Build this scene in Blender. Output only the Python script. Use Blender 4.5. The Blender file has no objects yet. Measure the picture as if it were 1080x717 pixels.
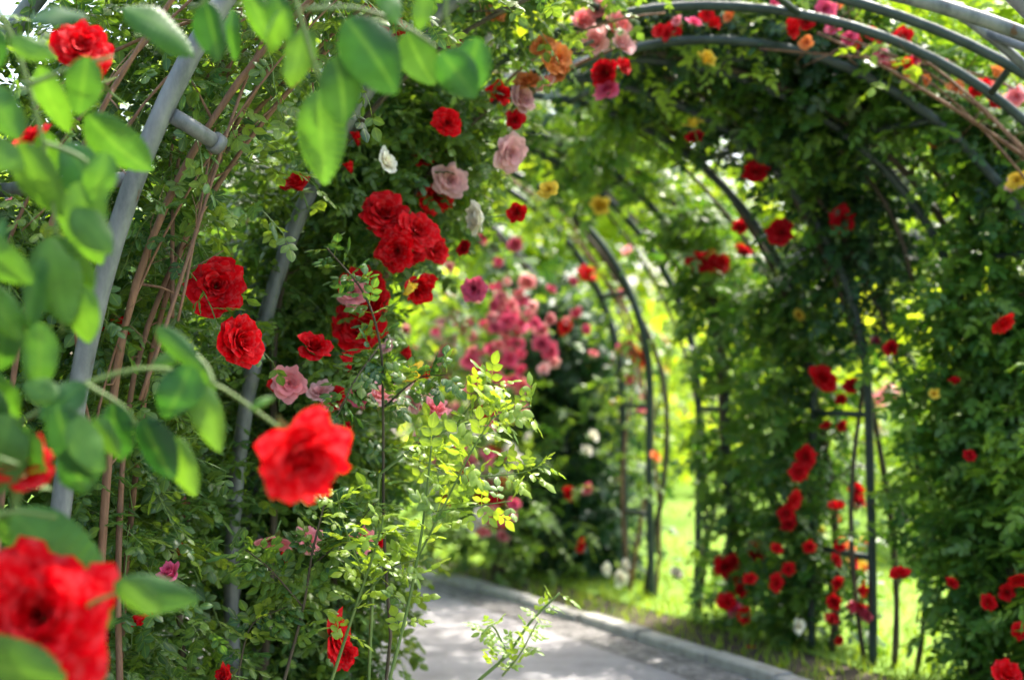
import bpy, math, random
import numpy as np
from mathutils import Vector, Matrix

R0 = np.random.default_rng(7)
random.seed(7)
C = bpy.context.scene.collection
SC = bpy.context.scene

# ------------------------------------------------------------------ camera
FPX = 1500.0
PITCH = math.atan(41.5 / FPX)
CAM_Z = 1.4
cam_d = bpy.data.cameras.new('camera')
cam = bpy.data.objects.new('camera', cam_d)
C.objects.link(cam)
cam.location = (0, 0, CAM_Z)
cam.rotation_euler = (math.pi / 2 + PITCH, 0, 0)
cam_d.sensor_width = 36
cam_d.lens = 36 * FPX / 1080
cam_d.clip_start = 0.05
cam_d.clip_end = 600
cam_d.dof.use_dof = True
cam_d.dof.focus_distance = 4.0
cam_d.dof.aperture_fstop = cam_d.lens / 31.0
cam_d.dof.aperture_blades = 0
SC.camera = cam


def at(px, py, d):
    """a point that stands d metres ahead, measured off the photograph (1080 x 717)"""
    xc, yc = (px - 540) / FPX, -(py - 358.5) / FPX
    cp, sp = math.cos(PITCH), math.sin(PITCH)
    y, z = cp - yc * sp, sp + yc * cp
    k = d / y
    return np.array([xc * k, d, CAM_Z + z * k])


# ------------------------------------------------------------------ materials
def mat(name):
    m = bpy.data.materials.new(name)
    m.use_nodes = True
    nt = m.node_tree
    for n in list(nt.nodes):
        nt.nodes.remove(n)
    out = nt.nodes.new('ShaderNodeOutputMaterial')
    return m, nt, out


def N(nt, t, **kw):
    n = nt.nodes.new(t)
    for k, v in kw.items():
        setattr(n, k, v)
    return n


def ramp(nt, stops):
    r = N(nt, 'ShaderNodeValToRGB')
    e = r.color_ramp.elements
    while len(e) < len(stops):
        e.new(0.5)
    for i, (p, c) in enumerate(stops):
        e[i].position = p
        e[i].color = (*c, 1)
    return r


def leaf_mat(name, dark, mid, young, trans=0.35, rough=0.42, spec=0.45, veins=False):
    m, nt, out = mat(name)
    L = nt.links.new
    a = N(nt, 'ShaderNodeAttribute', attribute_name='leaf')
    sep = N(nt, 'ShaderNodeSeparateColor')
    L(a.outputs['Color'], sep.inputs[0])
    rp = ramp(nt, [(0, dark), (1, mid)])
    L(sep.outputs[0], rp.inputs[0])
    mx = N(nt, 'ShaderNodeMix', data_type='RGBA')
    L(sep.outputs[1], mx.inputs[0])
    L(rp.outputs[0], mx.inputs[6])
    mx.inputs[7].default_value = (*young, 1)
    # pale midrib
    mr = N(nt, 'ShaderNodeMapRange')
    mr.inputs[1].default_value = 0.0
    mr.inputs[2].default_value = 0.16
    mr.inputs[3].default_value = 0.35
    mr.inputs[4].default_value = 0.0
    L(sep.outputs[2], mr.inputs[0])
    mx2 = N(nt, 'ShaderNodeMix', data_type='RGBA')
    L(mr.outputs[0], mx2.inputs[0])
    L(mx.outputs[2], mx2.inputs[6])
    mx2.inputs[7].default_value = (young[0] * 1.1, young[1] * 1.1, young[2] * 1.4, 1)
    vein = None
    if veins:
        a1 = N(nt, 'ShaderNodeMath', operation='MULTIPLY_ADD')
        a1.inputs[1].default_value = -.22
        L(sep.outputs[2], a1.inputs[0])
        L(a.outputs['Alpha'], a1.inputs[2])
        a2 = N(nt, 'ShaderNodeMath', operation='MULTIPLY')
        a2.inputs[1].default_value = 56
        L(a1.outputs[0], a2.inputs[0])
        a3 = N(nt, 'ShaderNodeMath', operation='SINE')
        L(a2.outputs[0], a3.inputs[0])
        vein = N(nt, 'ShaderNodeMapRange')
        vein.inputs[1].default_value = .75
        vein.inputs[2].default_value = 1.0
        vein.inputs[4].default_value = 1
        L(a3.outputs[0], vein.inputs[0])
    tc = N(nt, 'ShaderNodeTexCoord')
    nz = N(nt, 'ShaderNodeTexNoise')
    nz.inputs['Scale'].default_value = 40
    L(tc.outputs['Object'], nz.inputs['Vector'])
    hs = N(nt, 'ShaderNodeHueSaturation')
    mv = N(nt, 'ShaderNodeMapRange')
    mv.inputs[3].default_value = 0.7
    mv.inputs[4].default_value = 1.3
    L(nz.outputs[0], mv.inputs[0])
    if vein is not None:
        va = N(nt, 'ShaderNodeMath', operation='MULTIPLY_ADD')
        va.inputs[1].default_value = .07
        L(vein.outputs[0], va.inputs[0])
        L(mv.outputs[0], va.inputs[2])
        L(va.outputs[0], hs.inputs['Value'])
    else:
        L(mv.outputs[0], hs.inputs['Value'])
    L(mx2.outputs[2], hs.inputs['Color'])
    p = N(nt, 'ShaderNodeBsdfPrincipled')
    p.inputs['Roughness'].default_value = rough
    p.inputs['Specular IOR Level'].default_value = spec
    L(hs.outputs[0], p.inputs['Base Color'])
    tcol = N(nt, 'ShaderNodeMix', data_type='RGBA', blend_type='MULTIPLY')
    tcol.inputs[0].default_value = 1
    L(hs.outputs[0], tcol.inputs[6])
    tcol.inputs[7].default_value = (2.6, 2.3, 0.7, 1)
    t = N(nt, 'ShaderNodeBsdfTranslucent')
    L(tcol.outputs[2], t.inputs[0])
    ms = N(nt, 'ShaderNodeMixShader')
    ms.inputs[0].default_value = trans
    L(p.outputs[0], ms.inputs[1])
    L(t.outputs[0], ms.inputs[2])
    L(ms.outputs[0], out.inputs[0])
    return m


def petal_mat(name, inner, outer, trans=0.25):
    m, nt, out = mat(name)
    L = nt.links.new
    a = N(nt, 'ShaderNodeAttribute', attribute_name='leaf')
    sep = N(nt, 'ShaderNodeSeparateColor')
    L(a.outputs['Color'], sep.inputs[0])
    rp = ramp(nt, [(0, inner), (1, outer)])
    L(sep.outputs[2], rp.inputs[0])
    oi = N(nt, 'ShaderNodeObjectInfo')
    mv = N(nt, 'ShaderNodeMapRange')
    mv.inputs[3].default_value = 0.8
    mv.inputs[4].default_value = 1.15
    L(oi.outputs['Random'], mv.inputs[0])
    mw = N(nt, 'ShaderNodeMapRange')
    mw.inputs[3].default_value = 0.8
    mw.inputs[4].default_value = 1.15
    L(sep.outputs[0], mw.inputs[0])
    mm = N(nt, 'ShaderNodeMath', operation='MULTIPLY')
    L(mv.outputs[0], mm.inputs[0])
    L(mw.outputs[0], mm.inputs[1])
    hs = N(nt, 'ShaderNodeHueSaturation')
    L(mm.outputs[0], hs.inputs['Value'])
    L(rp.outputs[0], hs.inputs['Color'])
    p = N(nt, 'ShaderNodeBsdfPrincipled')
    p.inputs['Roughness'].default_value = 0.6
    p.inputs['Specular IOR Level'].default_value = 0.10
    tc = N(nt, 'ShaderNodeTexCoord')
    nz = N(nt, 'ShaderNodeTexNoise')
    nz.inputs['Scale'].default_value = 9
    nz.inputs['Detail'].default_value = 8
    L(tc.outputs['Object'], nz.inputs['Vector'])
    ms_ = N(nt, 'ShaderNodeMapRange')
    ms_.inputs[1].default_value = .3
    ms_.inputs[2].default_value = .7
    ms_.inputs[3].default_value = .93
    ms_.inputs[4].default_value = 1.06
    L(nz.outputs[0], ms_.inputs[0])
    L(ms_.outputs[0], hs.inputs['Saturation'])
    bp = N(nt, 'ShaderNodeBump')
    bp.inputs['Strength'].default_value = .35
    bp.inputs['Distance'].default_value = .01
    L(nz.outputs[0], bp.inputs['Height'])
    L(bp.outputs[0], p.inputs['Normal'])
    L(hs.outputs[0], p.inputs['Base Color'])
    t = N(nt, 'ShaderNodeBsdfTranslucent')
    L(hs.outputs[0], t.inputs[0])
    ms = N(nt, 'ShaderNodeMixShader')
    ms.inputs[0].default_value = trans
    L(p.outputs[0], ms.inputs[1])
    L(t.outputs[0], ms.inputs[2])
    L(ms.outputs[0], out.inputs[0])
    return m


def noise_mat(name, stops, scale=8.0, rough=0.8, bump=0.3, metallic=0.0, detail=6, vor=None, stretch=None):
    m, nt, out = mat(name)
    L = nt.links.new
    tc = N(nt, 'ShaderNodeTexCoord')
    mp = N(nt, 'ShaderNodeMapping')
    if stretch:
        mp.inputs['Scale'].default_value = stretch
    L(tc.outputs['Object'], mp.inputs[0])
    nz = N(nt, 'ShaderNodeTexNoise')
    nz.inputs['Scale'].default_value = scale
    nz.inputs['Detail'].default_value = detail
    nz.inputs['Roughness'].default_value = 0.65
    L(mp.outputs[0], nz.inputs['Vector'])
    rp = ramp(nt, stops)
    L(nz.outputs[0], rp.inputs[0])
    p = N(nt, 'ShaderNodeBsdfPrincipled')
    p.inputs['Roughness'].default_value = rough
    p.inputs['Metallic'].default_value = metallic
    p.inputs['Specular IOR Level'].default_value = 0.3
    col, h = rp.outputs[0], nz.outputs[0]
    if vor:
        vo = N(nt, 'ShaderNodeTexVoronoi')
        vo.inputs['Scale'].default_value = vor
        L(mp.outputs[0], vo.inputs['Vector'])
        sp = N(nt, 'ShaderNodeSeparateColor')
        L(vo.outputs['Color'], sp.inputs[0])
        mv = N(nt, 'ShaderNodeMapRange')
        mv.inputs[3].default_value = 0.55
        mv.inputs[4].default_value = 1.5
        L(sp.outputs[0], mv.inputs[0])
        hs = N(nt, 'ShaderNodeHueSaturation')
        L(mv.outputs[0], hs.inputs['Value'])
        L(col, hs.inputs['Color'])
        col = hs.outputs[0]
        ng = N(nt, 'ShaderNodeMath', operation='MULTIPLY')
        ng.inputs[1].default_value = -1
        L(vo.outputs['Distance'], ng.inputs[0])
        h = ng.outputs[0]
    L(col, p.inputs['Base Color'])
    b = N(nt, 'ShaderNodeBump')
    b.inputs['Strength'].default_value = bump
    b.inputs['Distance'].default_value = 0.02
    L(h, b.inputs['Height'])
    L(b.outputs[0], p.inputs['Normal'])
    L(p.outputs[0], out.inputs[0])
    return m


M_LEAF = leaf_mat('rose leaf', (0.015, 0.055, 0.017), (0.058, 0.150, 0.040), (0.25, 0.36, 0.035))
M_LEAFG = leaf_mat('bright rose leaf', (0.009, 0.048, 0.011), (0.030, 0.115, 0.020), (0.10, 0.22, 0.025), trans=0.30, rough=0.46, spec=0.3, veins=True)
M_LEAFR = leaf_mat('fresh green rose leaf', (0.018, 0.068, 0.018), (0.060, 0.180, 0.034), (0.25, 0.38, 0.03), trans=0.33)  # a little lighter and yellower green than the first rose leaf
M_IVY = leaf_mat('dark climber leaf', (0.011, 0.046, 0.020), (0.034, 0.105, 0.036), (0.10, 0.20, 0.03), trans=0.2)
M_TREE = leaf_mat('tree leaf', (0.06, 0.15, 0.012), (0.19, 0.33, 0.03), (0.38, 0.46, 0.05), trans=0.6, rough=0.6, spec=0.2)
M_GRASS = leaf_mat('grass blade', (0.06, 0.15, 0.016), (0.13, 0.24, 0.026), (0.22, 0.30, 0.045), trans=0.4, rough=0.6, spec=0.2)
M_SHOOT = noise_mat('green shoot', [(0.3, (0.07, 0.13, 0.025)), (0.7, (0.14, 0.21, 0.05))], 20, 0.5, 0.1)
M_CANE = noise_mat('brown cane', [(0.3, (0.10, 0.055, 0.03)), (0.7, (0.26, 0.14, 0.075))], 30, 0.7, 0.6, stretch=(1, 1, 0.2))
M_WOOD = noise_mat('grey green woody stem', [(0.3, (0.035, 0.03, 0.018)), (0.7, (0.11, 0.09, 0.05))], 25, 0.8, 0.6, stretch=(1, 1, 0.25))
M_TUBE = noise_mat('weathered grey steel', [(0.30, (0.10, 0.055, 0.028)), (0.36, (0.10, 0.112, 0.106)), (0.55, (0.18, 0.195, 0.18)), (0.8, (0.27, 0.28, 0.255))], 14, 0.5, 0.12, metallic=0.2, stretch=(1, 1, 0.4))
M_TUBEG = noise_mat('shade toned green grey steel', [(0.15, (0.045, 0.03, 0.02)), (0.3, (0.02, 0.036, 0.028)), (0.75, (0.055, 0.078, 0.064))], 12, 0.4, 0.08, metallic=0.2)  # shade on the farther tubes put into a darker steel tone, with rust
M_SOIL = noise_mat('soil', [(0.3, (0.028, 0.022, 0.014)), (0.7, (0.09, 0.07, 0.045))], 9, 0.95, 0.8)
M_LAWN = noise_mat('lawn ground', [(0.25, (0.07, 0.145, 0.016)), (0.5, (0.13, 0.23, 0.026)), (0.8, (0.21, 0.29, 0.045))], 2.2, 0.95, 0.5, detail=10)
M_PATH = noise_mat('worn concrete path', [(0.2, (0.16, 0.15, 0.148)), (0.5, (0.28, 0.265, 0.265)), (0.8, (0.38, 0.365, 0.365))], 3.2, 0.85, 0.25, detail=12)
M_EDGE = noise_mat('pebble edging', [(0.25, (0.09, 0.085, 0.08)), (0.75, (0.27, 0.255, 0.24))], 6, 0.85, 0.9, vor=26)
M_KERB = noise_mat('pale kerb stone', [(0.25, (0.24, 0.23, 0.20)), (0.75, (0.48, 0.465, 0.42))], 12, 0.85, 0.5)
M_SEPAL = noise_mat('sepal green', [(0.3, (0.07, 0.15, 0.03)), (0.7, (0.13, 0.22, 0.05))], 30, 0.5, 0.05)
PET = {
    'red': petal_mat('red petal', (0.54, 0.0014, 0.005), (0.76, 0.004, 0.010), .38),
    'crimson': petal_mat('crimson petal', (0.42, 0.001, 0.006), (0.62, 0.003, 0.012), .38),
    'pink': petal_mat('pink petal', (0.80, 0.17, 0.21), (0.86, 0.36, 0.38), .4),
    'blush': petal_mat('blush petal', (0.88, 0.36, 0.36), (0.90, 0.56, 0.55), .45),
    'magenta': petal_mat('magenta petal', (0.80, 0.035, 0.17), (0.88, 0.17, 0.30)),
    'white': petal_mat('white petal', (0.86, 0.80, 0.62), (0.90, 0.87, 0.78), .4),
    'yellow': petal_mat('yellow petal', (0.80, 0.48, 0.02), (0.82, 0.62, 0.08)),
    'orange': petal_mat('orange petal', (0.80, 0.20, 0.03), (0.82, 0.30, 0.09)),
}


# ------------------------------------------------------------------ mesh accumulator
class MB:
    def __init__(self):
        self.v, self.a, self.f, self.n = [], [], {3: [], 4: []}, 0
        self.along, self.al = None, []
        self.fm = {3: [], 4: []}

    def add(self, v, faces, attr=None, mi=0):
        v = np.asarray(v, dtype=np.float64).reshape(-1, 3)
        if attr is None:
            attr = np.tile((0.5, 0.0, 1.0), (len(v), 1))
        self.v.append(v)
        self.a.append(attr)
        self.al.append(self.along if self.along is not None and len(self.along) == len(v) else np.zeros(len(v)))
        for f in faces:
            f = np.asarray(f)
            if f.size == 0:
                continue
            k = f.shape[1]
            self.f[k].append(f + self.n)
            self.fm[k].append(np.full(len(f), mi, dtype=np.int32))
        self.n += len(v)

    def build(self, name, mats, parent=None, smooth=True, shadow=True):
        v = np.concatenate(self.v)
        a = np.concatenate(self.a)
        t = np.concatenate(self.f[3]) if self.f[3] else np.zeros((0, 3), int)
        q = np.concatenate(self.f[4]) if self.f[4] else np.zeros((0, 4), int)
        me = bpy.data.meshes.new(name)
        me.vertices.add(len(v))
        me.vertices.foreach_set('co', v.ravel().astype(np.float32))
        nl = t.size + q.size
        me.loops.add(nl)
        me.loops.foreach_set('vertex_index', np.concatenate([t.ravel(), q.ravel()]).astype(np.int32))
        me.polygons.add(len(t) + len(q))
        st = np.concatenate([np.arange(len(t)) * 3, t.size + np.arange(len(q)) * 4]).astype(np.int32)
        me.polygons.foreach_set('loop_start', st)
        mi = np.concatenate([*(self.fm[3] or [np.zeros(0, int)]), *(self.fm[4] or [np.zeros(0, int)])]).astype(np.int32)
        me.polygons.foreach_set('material_index', mi)
        me.polygons.foreach_set('use_smooth', np.full(len(mi), smooth))
        if not isinstance(mats, (list, tuple)):
            mats = [mats]
        for m in mats:
            me.materials.append(m)
        at_ = me.attributes.new('leaf', 'FLOAT_COLOR', 'POINT')
        at_.data.foreach_set('color', np.concatenate([a, np.concatenate(self.al)[:, None]], 1).ravel().astype(np.float32))
        me.update(calc_edges=True)
        o = bpy.data.objects.new(name, me)
        C.objects.link(o)
        if parent is not None:
            o.parent = parent
        return o


def tube(mb, pts, r, sides=8, mi=0, taper=1.0, cap=True):
    pts = np.asarray(pts, float)
    n = len(pts)
    t = np.gradient(pts, axis=0)
    t /= np.linalg.norm(t, axis=1)[:, None] + 1e-12
    up = np.array([0.0, 0.0, 1.0]) if abs(t[0][2]) < 0.9 else np.array([0.0, 1.0, 0.0])
    rings = []
    b = np.cross(t[0], up)
    b /= np.linalg.norm(b)
    ang = np.arange(sides) * 2 * math.pi / sides
    for i in range(n):
        b = b - t[i] * np.dot(b, t[i])
        b /= np.linalg.norm(b) + 1e-12
        c = np.cross(t[i], b)
        rr = r * (1 + (taper - 1) * i / max(1, n - 1)) if np.isscalar(r) else r[i]
        rings.append(pts[i] + rr * (np.cos(ang)[:, None] * b + np.sin(ang)[:, None] * c))
    v = np.concatenate(rings)
    i = np.arange(n - 1)[:, None] * sides
    j = np.arange(sides)[None, :]
    q = np.stack([i + j, i + (j + 1) % sides, i + sides + (j + 1) % sides, i + sides + j], -1).reshape(-1, 4)
    faces = [q]
    if cap:
        v = np.concatenate([v, pts[:1], pts[-1:]])
        k = len(v)
        j = np.arange(sides)
        faces.append(np.stack([(j + 1) % sides, j, np.full(sides, k - 2)], 1))
        o = (n - 1) * sides
        faces.append(np.stack([o + j, o + (j + 1) % sides, np.full(sides, k - 1)], 1))
    mb.add(v, faces, None, mi)


def smooth_path(pts, n=24):
    pts = np.asarray(pts, float)
    k = len(pts)
    P = np.concatenate([[2 * pts[0] - pts[1]], pts, [2 * pts[-1] - pts[-2]]])
    out = []
    for u in np.linspace(0, k - 1, n):
        i = min(int(u), k - 2)
        f = u - i
        a, b, c, d = P[i], P[i + 1], P[i + 2], P[i + 3]
        out.append(0.5 * (2 * b + (c - a) * f + (2 * a - 5 * b + 4 * c - d) * f * f + (3 * b - a - 3 * c + d) * f ** 3))
    return np.array(out)


# ------------------------------------------------------------------ leaf templates
def leaflet(rows, widths, fold=0.28, droop=0.18, serr=0.0):
    v, at_ = [], []
    q = []
    for i, (y, w) in enumerate(zip(rows, widths)):
        ws = w * (1 + (serr if i % 2 else -serr)) if 0 < i < len(rows) - 1 else w
        z0 = -droop * y * y
        zc = z0 - fold * ws * 0.5 + 0.03 * math.sin(i * 2.1)
        v += [(-ws, y, zc), (-ws * 0.5, y, z0 + 0.06 * ws), (0, y, z0), (ws * 0.5, y, z0 + 0.06 * ws), (ws, y, zc)]
        at_ += [1, 0.5, 0, 0.5, 1]
    for i in range(len(rows) - 1):
        for j in range(4):
            q.append((i * 5 + j, i * 5 + j + 1, i * 5 + 5 + j + 1, i * 5 + 5 + j))
    return np.array(v, float), np.array(q), np.array(at_, float)


def leaflet_lo():
    v = np.array([(0, 0, 0), (-0.3, 0.45, -0.07), (0, 0.5, 0.0), (0.3, 0.45, -0.07), (0, 1, -0.16),
                  (-0.2, 0.78, -0.13), (0.2, 0.78, -0.13), (-0.2, 0.15, -0.03), (0.2, 0.15, -0.03)], float)
    q = np.array([(0, 2, 1, 7), (0, 8, 3, 2), (2, 4, 5, 1), (2, 3, 6, 4)])
    return v, q, np.array([0, 1, 0, 1, 0.2, 1, 1, 1, 1], float)


ROWS = [0, 0.1, 0.24, 0.42, 0.6, 0.78, 0.9, 1.0]
WID = [0.03, 0.17, 0.29, 0.34, 0.31, 0.2, 0.1, 0.005]
LEAF_MID = leaflet(ROWS, WID)
_r = np.linspace(0, 1, 43)
_w = 0.90 * _r ** .62 * (1 - _r) ** .78 + 0.012 * (1 - _r)
_w[-1] = 0.003
LEAF_BIG = leaflet(_r, _w, fold=0.3, droop=0.28, serr=0.006)
LEAF_LO = leaflet_lo()


def make_spray(leaf, n_pairs, rng, rach=1.55):
    """a compound rose leaf: thin stalk, a leaflet at the tip and pairs along it; leaflets are 1 long"""
    V, Q, A, Rn = [], [], [], []
    k = 0

    def put(base, ang, s, roll, pitch):
        nonlocal k
        lv, lq, la = leaf
        Rm = (Matrix.Rotation(ang, 3, 'Z') @ Matrix.Rotation(pitch, 3, 'X') @ Matrix.Rotation(roll, 3, 'Y'))
        vv = (lv * s) @ np.array(Rm).T + base
        V.append(vv)
        Q.append(lq + k)
        A.append(la)
        Rn.append(np.full(len(lv), rng.uniform(-0.12, 0.12)))
        k += len(lv)
    put(np.array([0, rach * 0.96, -0.12]), rng.uniform(-.2, .2), rng.uniform(.95, 1.15), rng.uniform(-.3, .3), rng.uniform(-.35, .1))
    for i in range(n_pairs):
        y = rach * (0.72 - 0.42 * i / max(1, n_pairs - 1) if n_pairs > 1 else 0.6)
        for s in (-1, 1):
            put(np.array([0, y + rng.uniform(-.05, .05), -0.03]), -s * rng.uniform(0.85, 1.25), rng.uniform(.75, 1.0) * (1 - .12 * i), rng.uniform(-.4, .4), rng.uniform(-.35, .2))
    # stalk: two thin crossed strips
    w = 0.022
    sv = np.array([(-w, 0, 0), (w, 0, 0), (w, rach, -.12), (-w, rach, -.12), (0, 0, -w), (0, 0, w), (0, rach, -.12 + w), (0, rach, -.12 - w)])
    V.append(sv)
    Q.append(np.array([(0, 1, 2, 3), (4, 5, 6, 7)]) + k)
    A.append(np.zeros(8))
    Rn.append(np.full(8, 0.1))
    return np.concatenate(V), np.concatenate(Q), np.concatenate(A), np.concatenate(Rn)


_rg = np.random.default_rng(3)
SPR_MID = [make_spray(LEAF_MID, p, _rg) for p in (2, 2, 3, 2, 1)]
SPR_LO = [make_spray(LEAF_LO, p, _rg) for p in (2, 2, 3, 2)]
ONE_LO = [(LEAF_LO[0], LEAF_LO[1], LEAF_LO[2], np.zeros(len(LEAF_LO[0])))]


def norm(a):
    return a / (np.linalg.norm(a, axis=-1, keepdims=True) + 1e-12)


def scatter(mb, templates, pos, ydir, zdir, size, rnd, young, mi=0, rng=R0):
    n = len(pos)
    if n == 0:
        return
    y = norm(ydir)
    x = norm(np.cross(y, zdir))
    z = np.cross(x, y)
    pick = rng.integers(0, len(templates), n)
    for ti, (tv, tq, ta, tr) in enumerate(templates):
        idx = np.where(pick == ti)[0]
        if len(idx) == 0:
            continue
        B = np.stack([x[idx], y[idx], z[idx]], 1)          # rows = axes
        v = np.einsum('ij,njk->nik', tv, B) * size[idx][:, None, None] + pos[idx][:, None, :]
        k = len(tv)
        f = (tq[None] + (np.arange(len(idx)) * k)[:, None, None]).reshape(-1, 4)
        a = np.empty((len(idx), k, 3))
        a[:, :, 0] = np.clip(rnd[idx][:, None] + tr[None], 0, 1)
        a[:, :, 1] = young[idx][:, None]
        a[:, :, 2] = ta[None]
        mb.add(v.reshape(-1, 3), [f], a.reshape(-1, 3), mi)


def clump(p, s=2.2, seed=0.0):
    """cheap smooth 3-D variation in -1..1"""
    x, y, z = p[:, 0] * s + seed, p[:, 1] * s + seed * 1.7, p[:, 2] * s - seed
    return (np.sin(x * 1.3 + 2 * np.sin(y * .9)) + np.sin(y * 1.7 + 1.5 * np.sin(z * 1.1)) + np.sin(z * 1.5 + 1.8 * np.sin(x * .8))) / 3


def shoots(mb, start, d0, steps, step, size, templates, rng, grav=0.10, wob=0.25, young=0.0, tone=0.5, tip_young=0.35, wood_mi=1, stemr=0.0022, keep=1.0, outdir=None):
    """leafy shoots: each grows from its start, droops, and carries a compound leaf at every step"""
    n = len(start)
    p, d = start.copy(), norm(d0)
    base = rng.uniform(-.22, .22, n) + tone
    yb = np.clip(young + rng.normal(0, .12, n), 0, 1)
    lines = [p.copy()]
    side = rng.choice([-1.0, 1.0], n)
    for k in range(steps):
        d = norm(d + np.array([0, 0, -grav]) + rng.normal(0, wob, (n, 3)) * .5)
        p = p + d * step * rng.uniform(.7, 1.3, (n, 1))
        lines.append(p.copy())
        s = norm(np.cross(d, np.array([0, 0, 1.0])) + rng.normal(0, .25, (n, 3)))
        side = -side
        yd = s * side[:, None] + d * .7 + rng.normal(0, .3, (n, 3)) + np.array([0, 0, -.25])
        zd = np.array([0, 0, 1.0]) + rng.normal(0, .45, (n, 3))
        if outdir is not None:
            zd = zd + outdir * .6
        kp = rng.random(n) < keep
        f = k / max(1, steps - 1)
        scatter(mb, templates, p[kp], yd[kp], zd[kp], (size * rng.uniform(.7, 1.2, n))[kp],
                np.clip(base + rng.normal(0, .12, n), 0, 1)[kp], np.clip(yb + tip_young * f ** 2 * rng.random(n), 0, 1)[kp], 0, rng)
    # thin green stems, triangular section
    P = np.stack(lines, 1)
    K = P.shape[1]
    off = np.array([(1, 0, 0), (-.5, .87, 0), (-.5, -.87, 0)]) * stemr
    V = (P[:, :, None, :] + off[None, None]).reshape(-1, 3)
    i = (np.arange(n) * K * 3)[:, None, None] + (np.arange(K - 1) * 3)[None, :, None]
    j = np.arange(3)[None, None, :]
    q = np.stack([i + j, i + (j + 1) % 3, i + 3 + (j + 1) % 3, i + 3 + j], -1).reshape(-1, 4)
    mb.add(V, [q], None, wood_mi)


# ------------------------------------------------------------------ roses
def rose_mesh(name, pal, layers, rng, lo=False, bud=False, openness=1.0):
    """a full bloom about 1 across, facing +Z: petals wrapped in a spiral, sepals and stalk under it"""
    mb = MB()
    na, nb = (5, 4) if lo else (9, 7)
    a = np.linspace(-1, 1, na)
    b = np.linspace(0, 1, nb)
    A, B = np.meshgrid(a, b)
    q = []
    for i in range(nb - 1):
        for j in range(na - 1):
            q.append((i * na + j, i * na + j + 1, (i + 1) * na + j + 1, (i + 1) * na + j))
    q = np.array(q)
    ph = 0.0
    tot = len(layers)
    for li, (cnt, rad, h, lean, half) in enumerate(layers):
        lean0 = lean
        for c in range(cnt):
            lean = lean0
            ph += 2.39996 + rng.uniform(-.12, .12)
            f = li / max(1, tot - 1)
            w = .42 + .58 * np.sin(np.pi * .5 * np.clip(B * 1.35, 0, 1))
            Bs = B * (1 - .10 * A ** 2 - .17 * A ** 4)
            # radial profile: cup, then the rim rolls out
            rr = rad * rng.uniform(.9, 1.1)
            rho = rr * (Bs ** .75) * (1 + lean * Bs ** 2) + 0.015 + 0.03 * f
            hh = h * rng.uniform(.9, 1.1)
            lean = lean + rng.uniform(-.08, .14) * (0.3 + f)
            z = hh * np.sin(np.clip(Bs * (1.25 + 1.0 * lean), 0, 2.4)) - 0.12 * f * (1 - Bs)
            ruf = .045 * (Bs ** 2) * (np.sin(A * rng.uniform(2, 4) + rng.uniform(0, 6)) + .6 * np.sin(A * rng.uniform(5, 8) + B * 3 + rng.uniform(0, 6))) * (0.4 + f)
            notch = -.04 * (Bs ** 6) * np.exp(-(A * 5) ** 2)
            ang = ph + A * half * w * rng.uniform(.9, 1.1)
            rho = np.maximum(rho + ruf, 0.004)
            X, Y = rho * np.cos(ang), rho * np.sin(ang)
            Z = z + ruf * .8 + notch - .10 * f * np.clip(Bs - .75, 0, 1) * 2 * rng.uniform(0, 1)
            V = np.stack([X, Y, Z], -1).reshape(-1, 3)
            at_ = np.empty((na * nb, 3))
            at_[:, 0] = rng.uniform(0, 1)
            at_[:, 1] = 0
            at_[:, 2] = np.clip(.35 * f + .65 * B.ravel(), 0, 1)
            mb.add(V, [q], at_, 0)
    # sepals, hip and stalk
    for k in range(5):
        t = k * 2 * math.pi / 5 + .3
        c, s = math.cos(t), math.sin(t)
        z0 = -.14
        L = [(0.03, .05), (.16, .085), (.30, .06), (.44, .004)]
        v = []
        for i, (rd, wd) in enumerate(L):
            zz = z0 + (.10 * i * .55 if bud else -.05 * i + .03)
            rdb = rd * (.45 if bud else 1)
            v += [(c * rdb - s * wd, s * rdb + c * wd, zz), (c * rdb + s * wd, s * rdb - c * wd, zz)]
        mb.add(v, [np.array([(2 * i, 2 * i + 1, 2 * i + 3, 2 * i + 2) for i in range(3)])], None, 1)
    tube(mb, [(0, 0, -.06), (0, 0, -.13), (0, 0, -.20), (0, 0, -.27), (0.03, 0, -.5), (0.1, .03, -.85)], [.05, .085, .075, .03, .027, .025], 5 if lo else 8, 1)
    o = mb.build(name, [PET[pal], M_SEPAL])
    me = o.data
    bpy.data.objects.remove(o)
    return me


FULL = [(3, .07, .34, .0, 1.5), (4, .12, .37, .05, 1.25), (5, .18, .37, .10, 1.05), (6, .25, .35, .17, .9), (6, .32, .31, .25, .8), (6, .37, .24, .32, .74), (6, .39, .14, .4, .7)]
HALF = [(3, .06, .42, 0, 1.6), (4, .12, .44, .03, 1.3), (5, .19, .42, .10, 1.0), (5, .26, .36, .25, .85), (5, .34, .26, .4, .7)]
FLAT = [(4, .10, .24, .05, 1.2), (5, .18, .27, .12, 1.0), (6, .28, .25, .22, .85), (7, .38, .17, .32, .72)]
BUDL = [(2, .08, .55, -.25, 1.9), (3, .12, .52, -.2, 1.4), (3, .15, .46, -.05, 1.1)]
LOW = [(3, .12, .36, .03, 1.4), (5, .23, .36, .10, 1.05), (6, .34, .30, .22, .85), (6, .40, .15, .35, .75)]
LOW2 = [(3, .10, .42, .0, 1.5), (4, .20, .42, .06, 1.2), (5, .29, .36, .18, .95), (5, .36, .24, .3, .8)]
_rr = np.random.default_rng(11)
BLOOM = {}


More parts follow.
